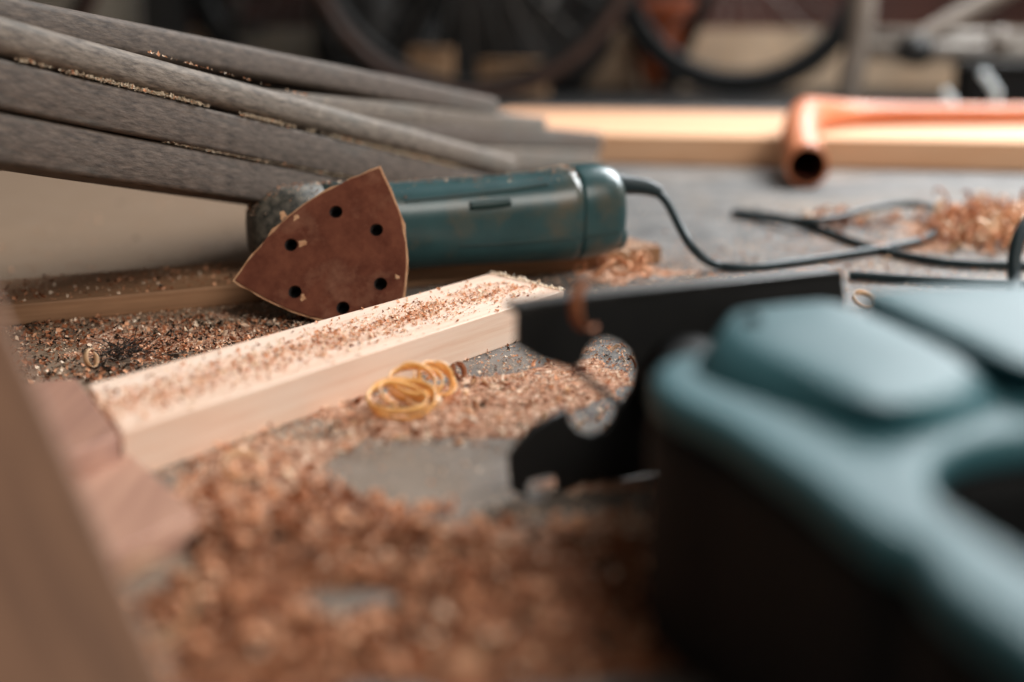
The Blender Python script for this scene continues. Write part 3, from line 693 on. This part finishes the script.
# tuft of dark straw
bm = bmesh.new(); c = atz(124, 358, .002)
for i in range(70):
    a = Vector((random.gauss(0, .007), random.gauss(0, .006), random.uniform(.0, .006))); d = Vector((random.gauss(0, 1), random.gauss(0, 1), random.uniform(-.1, .9))).normalized() * random.uniform(.006, .016)
    q = a + d * .5 + Vector((random.gauss(0, .0015),) * 3)
    tube_bm([a, q, a + d], .00028, 4, bm, smooth_iter=1)
for v in bm.verts: v.co.z = max(v.co.z, -.0015)
tag(from_bm('straw_tuft', bm, M['twig'], None, Matrix.Translation(c)), 'tuft of dark dry straw on the dusty floor behind the batten', 'straw', kind='stuff')

# ================= BACKGROUND: BICYCLES =================
def torus_bm(R_, r_, n=56, m_=10, bm=None):
    bm = bm or bmesh.new(); rg = [[bm.verts.new(((R_ + r_ * math.cos(b)) * math.cos(a), r_ * math.sin(b), (R_ + r_ * math.cos(b)) * math.sin(a))) for b in [2 * math.pi * j / m_ for j in range(m_)]] for a in [2 * math.pi * i / n for i in range(n)]]
    for i in range(n):
        A_, B_ = rg[i], rg[(i + 1) % n]
        for j in range(m_): bm.faces.new((A_[j], A_[(j + 1) % m_], B_[(j + 1) % m_], B_[j]))
    return bm
def bicycle(x, y, yaw, R_, wb, tyre_m, frame_m, label, tr=.022, gap=None):
    root = bpy.data.objects.new('bicycle', None); C.objects.link(root); root.location = (x, y, .002); root.rotation_euler = (0, 0, yaw)
    tag(root, label, 'bicycle', 'bicycles along the back wall')
    rw = Matrix.Translation((x, y, .002)) @ Matrix.Rotation(yaw, 4, 'Z'); world[root.name] = rw
    def tb(name, segs, r, m, par=root, si=0):
        bm = bmesh.new()
        for s in segs: tube_bm([Vector(p) for p in s], r, 10, bm, smooth_iter=si)
        return from_bm(name, bm, m, par, rw, smooth=True)
    for wx in (0, wb):
        wm = rw @ Matrix.Translation((wx, 0, R_))
        w = from_bm('wheel', torus_bm(R_ - tr * 2 - .008, .009), M['black'], root, wm, smooth=True)
        from_bm('tyre', torus_bm(R_ - tr, tr), tyre_m, w, wm, smooth=True)
        bm = bmesh.new()
        for k in range(24):
            a = 2 * math.pi * k / 24; tube_bm([Vector((.015 * math.cos(a + .5), (-1) ** k * .02, .015 * math.sin(a + .5))), Vector(((R_ - tr * 2 - .01) * math.cos(a), 0, (R_ - tr * 2 - .01) * math.sin(a)))], .0012, 4, bm)
        from_bm('spokes', bm, M['steel'], w, wm)
        from_bm('hub', tube_bm([Vector((0, -.045, 0)), Vector((0, .045, 0))], .016, 12), M['black'], w, wm, smooth=True)
    s = R_ / .33; bbx = (wb * .42, 0, R_ * .88); st = (wb * .30, 0, R_ + .46 * s); hd = (wb * .80, 0, R_ + .42 * s); hb = (wb * .83, 0, R_ + .28 * s)
    tb('frame', [(bbx, st), (st, hd), (bbx, hb), (hd, hb), ((0, .05, R_), bbx), ((0, -.05, R_), bbx), ((0, .05, R_), st), ((0, -.05, R_), st)], .015, frame_m)
    tb('fork', [(hb, (wb * .86, .05, R_ + .2 * s), (wb, .05, R_)), (hb, (wb * .86, -.05, R_ + .2 * s), (wb, -.05, R_))], .012, frame_m, si=2)
    tb('handlebar', [(hd, (wb * .8, 0, R_ + .55 * s)), ((wb * .77, -.28, R_ + .57 * s), (wb * .82, 0, R_ + .55 * s), (wb * .77, .28, R_ + .57 * s))], .012, M['black'])
    tb('saddle_post', [(st, (wb * .28, 0, R_ + .6 * s))], .012, M['steel'])
    from_bm('saddle', box_bm(wb * .28 - .13, wb * .28 + .13, -.06, .06, R_ + .6 * s, R_ + .65 * s, .02, 3), M['black'], root, rw, smooth=True)
    from_bm('chainring', torus_bm(.085 * s, .008, 32, 6), M['black'], root, rw @ Matrix.Translation((bbx[0], -.045, bbx[2])), smooth=True)
    tb('crank', [((bbx[0], -.05, bbx[2]), (bbx[0] + .05, -.065, bbx[2] - .155 * s)), ((bbx[0], .05, bbx[2]), (bbx[0] - .05, .065, bbx[2] + .155 * s)), ((bbx[0], -.05, bbx[2]), (bbx[0], .05, bbx[2]))], .011, M['steel'])
    for sg in (-1, 1):
        cx_, cz_ = bbx[0] - sg * .05, bbx[2] + sg * .155 * s; cy_ = sg * .10
        from_bm('pedal', box_bm(cx_ - .045, cx_ + .045, cy_ - .04, cy_ + .04, cz_ - .012, cz_ + .012, .004, 2), M['black'], root, rw)
    return root
k1 = aty(740, 50, 2.98)
bicycle(k1.x, 2.98, math.radians(178), .275, .88, M['tyre'], M['black'], 'dark bicycle with the small black tyre curving down right of the middle', tr=.018)
k2 = aty(472, 50, 2.82)
bicycle(k2.x, 2.80, math.radians(176), .33, 1.03, M['gumwall'], M['black'], 'bicycle in front with the thin brown tyre seen above the grey slats', tr=.014)
# ---- clutter behind
def lumpy(name, c, sx, sy, sz, m, label, cat, seed=0, amp=.18):
    bm = bmesh.new(); bmesh.ops.create_icosphere(bm, subdivisions=4, radius=1)
    for v in bm.verts:
        n_ = mnoise.fractal(v.co * 1.7 + Vector((seed, 0, 0)), .6, 2, 4); f = 1 + amp * n_
        v.co = Vector((v.co.x * sx * f, v.co.y * sy * f, v.co.z * sz * f)); v.co.z = max(v.co.z, -sz * .72)
    return tag(from_bm(name, bm, m, None, Matrix.Translation((c[0], c[1], c[2])), smooth=True), label, cat)
x0 = aty(385, 40, 3.1).x
lumpy('sack', (x0 - .02, 3.08, .14), .13, .06, .195, M['black_bag'], 'black sack slumped against the back wall behind the brown tyre', 'sack', 1)
x1 = aty(520, 30, 3.1).x
lumpy('sack', (x1 + .0, 3.10, .22), .20, .055, .305, M['black_bag'], 'wide black sack beside the first, under a grey cloth', 'sack', 5)
def carton(px0, px1, Yd, z1, m, label, depth=.08):
    a_ = aty(px0, 50, Yd).x; b_ = aty(px1, 50, Yd).x
    r_ = empty('cardboard_box', ((a_ + b_) / 2, Yd + depth / 2, 0), label, 'box')
    from_bm('carton_body', box_bm(a_, b_, Yd, Yd + depth, 0.0, z1, .003, 2), m, r_)
    from_bm('flap', box_bm(a_ + .003, b_ - .003, Yd - .012, Yd + .0, z1 - .004, z1 + .001, .001, 1), m, r_)
carton(408, 452, 2.90, .10, M['card'], 'small brown cardboard box low behind the grey slats')
carton(478, 548, 2.93, .075, M['card'], 'flat brown cardboard box in front of the black sack', .06)
# terracotta pot
tpx = aty(664, 40, 3.14)
prof = [(.001, 0), (.042, 0), (.050, .06), (.062, .15), (.070, .15), (.072, .185), (.064, .185), (.056, .15), (.044, .02), (.001, .02)]
rg = [[Vector((r_ * math.cos(k * math.pi / 16), r_ * math.sin(k * math.pi / 16), h_)) for k in range(32)] for r_, h_ in prof]
tag(from_bm('flower_pot', loft_bm(rg), M['terracotta'], None, Matrix.Translation((tpx.x, 3.16, .012)), smooth=True), 'orange terracotta pot against the wall beside the small bicycle tyre', 'pot')
pl0 = aty(667, 88, 3.12); pl0.z = .004; pl1 = aty(704, 0, 3.12); pl1 = pl0 + (pl1 - pl0) * 4
pr0 = empty('wooden_pole', (pl0.x, pl0.y, .002), 'dark pole leaning in front of the orange pot', 'pole')
from_bm('pole_shaft', tube_bm([pl0 + (pl1 - pl0) * .04, pl1], .016, 12), M['black_bag'], pr0, smooth=True)
from_bm('pole_foot', tube_bm([pl0 + Vector((0, 0, .01)), pl0 + (pl1 - pl0) * .05], .024, 14), M['black_bag'], pr0, smooth=True)
# dark upright posts at left
for i, (px, w_, lab) in enumerate(((168, .045, 'dark upright post against the pale door at the upper left'), (222, .022, 'thin dark post right of the thick one at the upper left'), (352, .06, 'wide black upright post behind the bicycles'))):
    xx_ = aty(px, 20, 3.1).x
    r_ = empty('wooden_post', (xx_, 3.08 - .0, 0), lab, 'post')
    from_bm('post_shaft', box_bm(xx_ - w_, xx_ + w_, 3.06, 3.10, 0, 1.6, .004, 2), M['black_bag'], r_)
    from_bm('post_foot', box_bm(xx_ - w_ - .02, xx_ + w_ + .02, 3.045, 3.115, 0, .03, .003, 2), M['black_bag'], r_)
# ---- metal trestle
tr = empty('metal_trestle', (aty(855, 100, 2.5).x, 2.55, 0), 'grey tubular metal stand with a black clamp at the upper right', 'metal stand')
YT = 2.5
def tt_(px, py, Y_=YT): return aty(px, py, Y_)
def leg(name, pts, r, m=M['grey_tube'], si=1): return from_bm(name, tube_bm(pts, r, 14, smooth_iter=si), m, tr, smooth=True)
b0 = tt_(848, 104); b0.z = .012
leg('leg', [b0, tt_(852, 70), tt_(858, 48), tt_(864, 0), tt_(872, -120)], .022)
leg('crossbar', [tt_(856, 50), tt_(1060, 52)], .017)
leg('crossbar', [tt_(870, 36, 2.68), tt_(1060, 38, 2.68)], .014)
leg('brace', [tt_(905, 48, 2.46), tt_(985, 2, 2.46), tt_(1060, -42, 2.46)], .017)
c1_ = tt_(1085, 104); c1_.z = .012
leg('leg', [c1_, tt_(1070, 40), tt_(1064, -120)], .019)
leg('foot_cap', [Vector((b0.x - .001, b0.y, 0.0005)), b0 + Vector((0, 0, .02))], .022, M['black'])
cb = tt_(914, 50, 2.46)
from_bm('clamp', tube_bm([cb + Vector((0, -.03, 0)), cb + Vector((0, .04, 0))], .026, 18), M['black'], tr, smooth=True)
from_bm('clamp_knob', tube_bm([tt_(998, 28, 2.42), tt_(1000, 50, 2.42)], [.012, .018], 14), M['grey_tube'], tr, smooth=True)
# black box at right with two pale bent hooks standing in front
xa_, xb_ = aty(968, 80, 2.36).x, aty(1120, 80, 2.36).x
bx_ = empty('tool_case', ((xa_ + xb_) / 2, 2.42, 0), 'black case standing on the floor at the right edge behind the pine boards', 'case')
zt = aty(1000, 62, 2.36).z
from_bm('case_body', box_bm(xa_, xb_, 2.36, 2.44, 0, zt - .008, .006, 3), M['rubber_matt'], bx_)
from_bm('case_lid', box_bm(xa_ - .004, xb_ + .004, 2.355, 2.445, zt - .007, zt, .003, 2), M['black_bag'], bx_)
for pts, lab in (([(982, 72), (990, 82), (998, 94), (994, 105)], 'pale bent metal hook standing before the black case'), ([(944, 92), (950, 98), (955, 108)], 'short pale metal hook left of the taller one')):
    P = [aty(x, y, 2.22) for x, y in pts]; e = P[-1].copy(); e.z = .0035; e.x -= .004; P.append(e)
    tag(from_bm('metal_hook', tube_bm(P, .0062, 12, smooth_iter=1), M['white_metal'], None, None, smooth=True, origin=e), lab, 'hook', 'pale metal hooks')

# ================= LIGHT =================
def area(name, loc, target, sx, sy, power, col):
    l = bpy.data.lights.new(name, 'AREA'); l.shape = 'RECTANGLE'; l.size = sx; l.size_y = sy; l.energy = power; l.color = col
    o = bpy.data.objects.new(name, l); C.objects.link(o); o.location = loc
    o.rotation_euler = (Vector(target) - Vector(loc)).to_track_quat('-Z', 'Y').to_euler(); return o
area('assumed_back_light', (1.3, 2.3, 1.35), (.05, .7, 0), 1.5, 1.1, 112, (.95, .98, 1.0))  # added area light; unseen daylight source assumed at the back right
area('assumed_front_fill', (1.3, -1.0, 2.0), (0, 1.2, 0), 1.4, 1.2, 54, (1, .95, .88))  # added fill light from an assumed, unseen source, brightening faces toward the camera
w = bpy.data.worlds.new('w'); bpy.context.scene.world = w; w.use_nodes = True
w.node_tree.nodes['Background'].inputs[0].default_value = (1, .96, .9, 1); w.node_tree.nodes['Background'].inputs[1].default_value = .12

# ================= CAMERA =================
cam = bpy.data.cameras.new('camera'); co = bpy.data.objects.new('camera', cam); C.objects.link(co)
co.location = (0, 0, H); co.rotation_euler = (math.pi / 2 - PITCH, 0, 0)
cam.lens = 50; cam.sensor_width = 36; cam.clip_start = .01
cam.dof.use_dof = True; cam.dof.focus_distance = .79; cam.dof.aperture_fstop = 2.9
s = bpy.context.scene; s.camera = co
s.view_settings.view_transform = 'Standard'; s.view_settings.look = 'None'; s.view_settings.gamma = 1; s.view_settings.exposure = 0
s.view_settings.use_curve_mapping = False
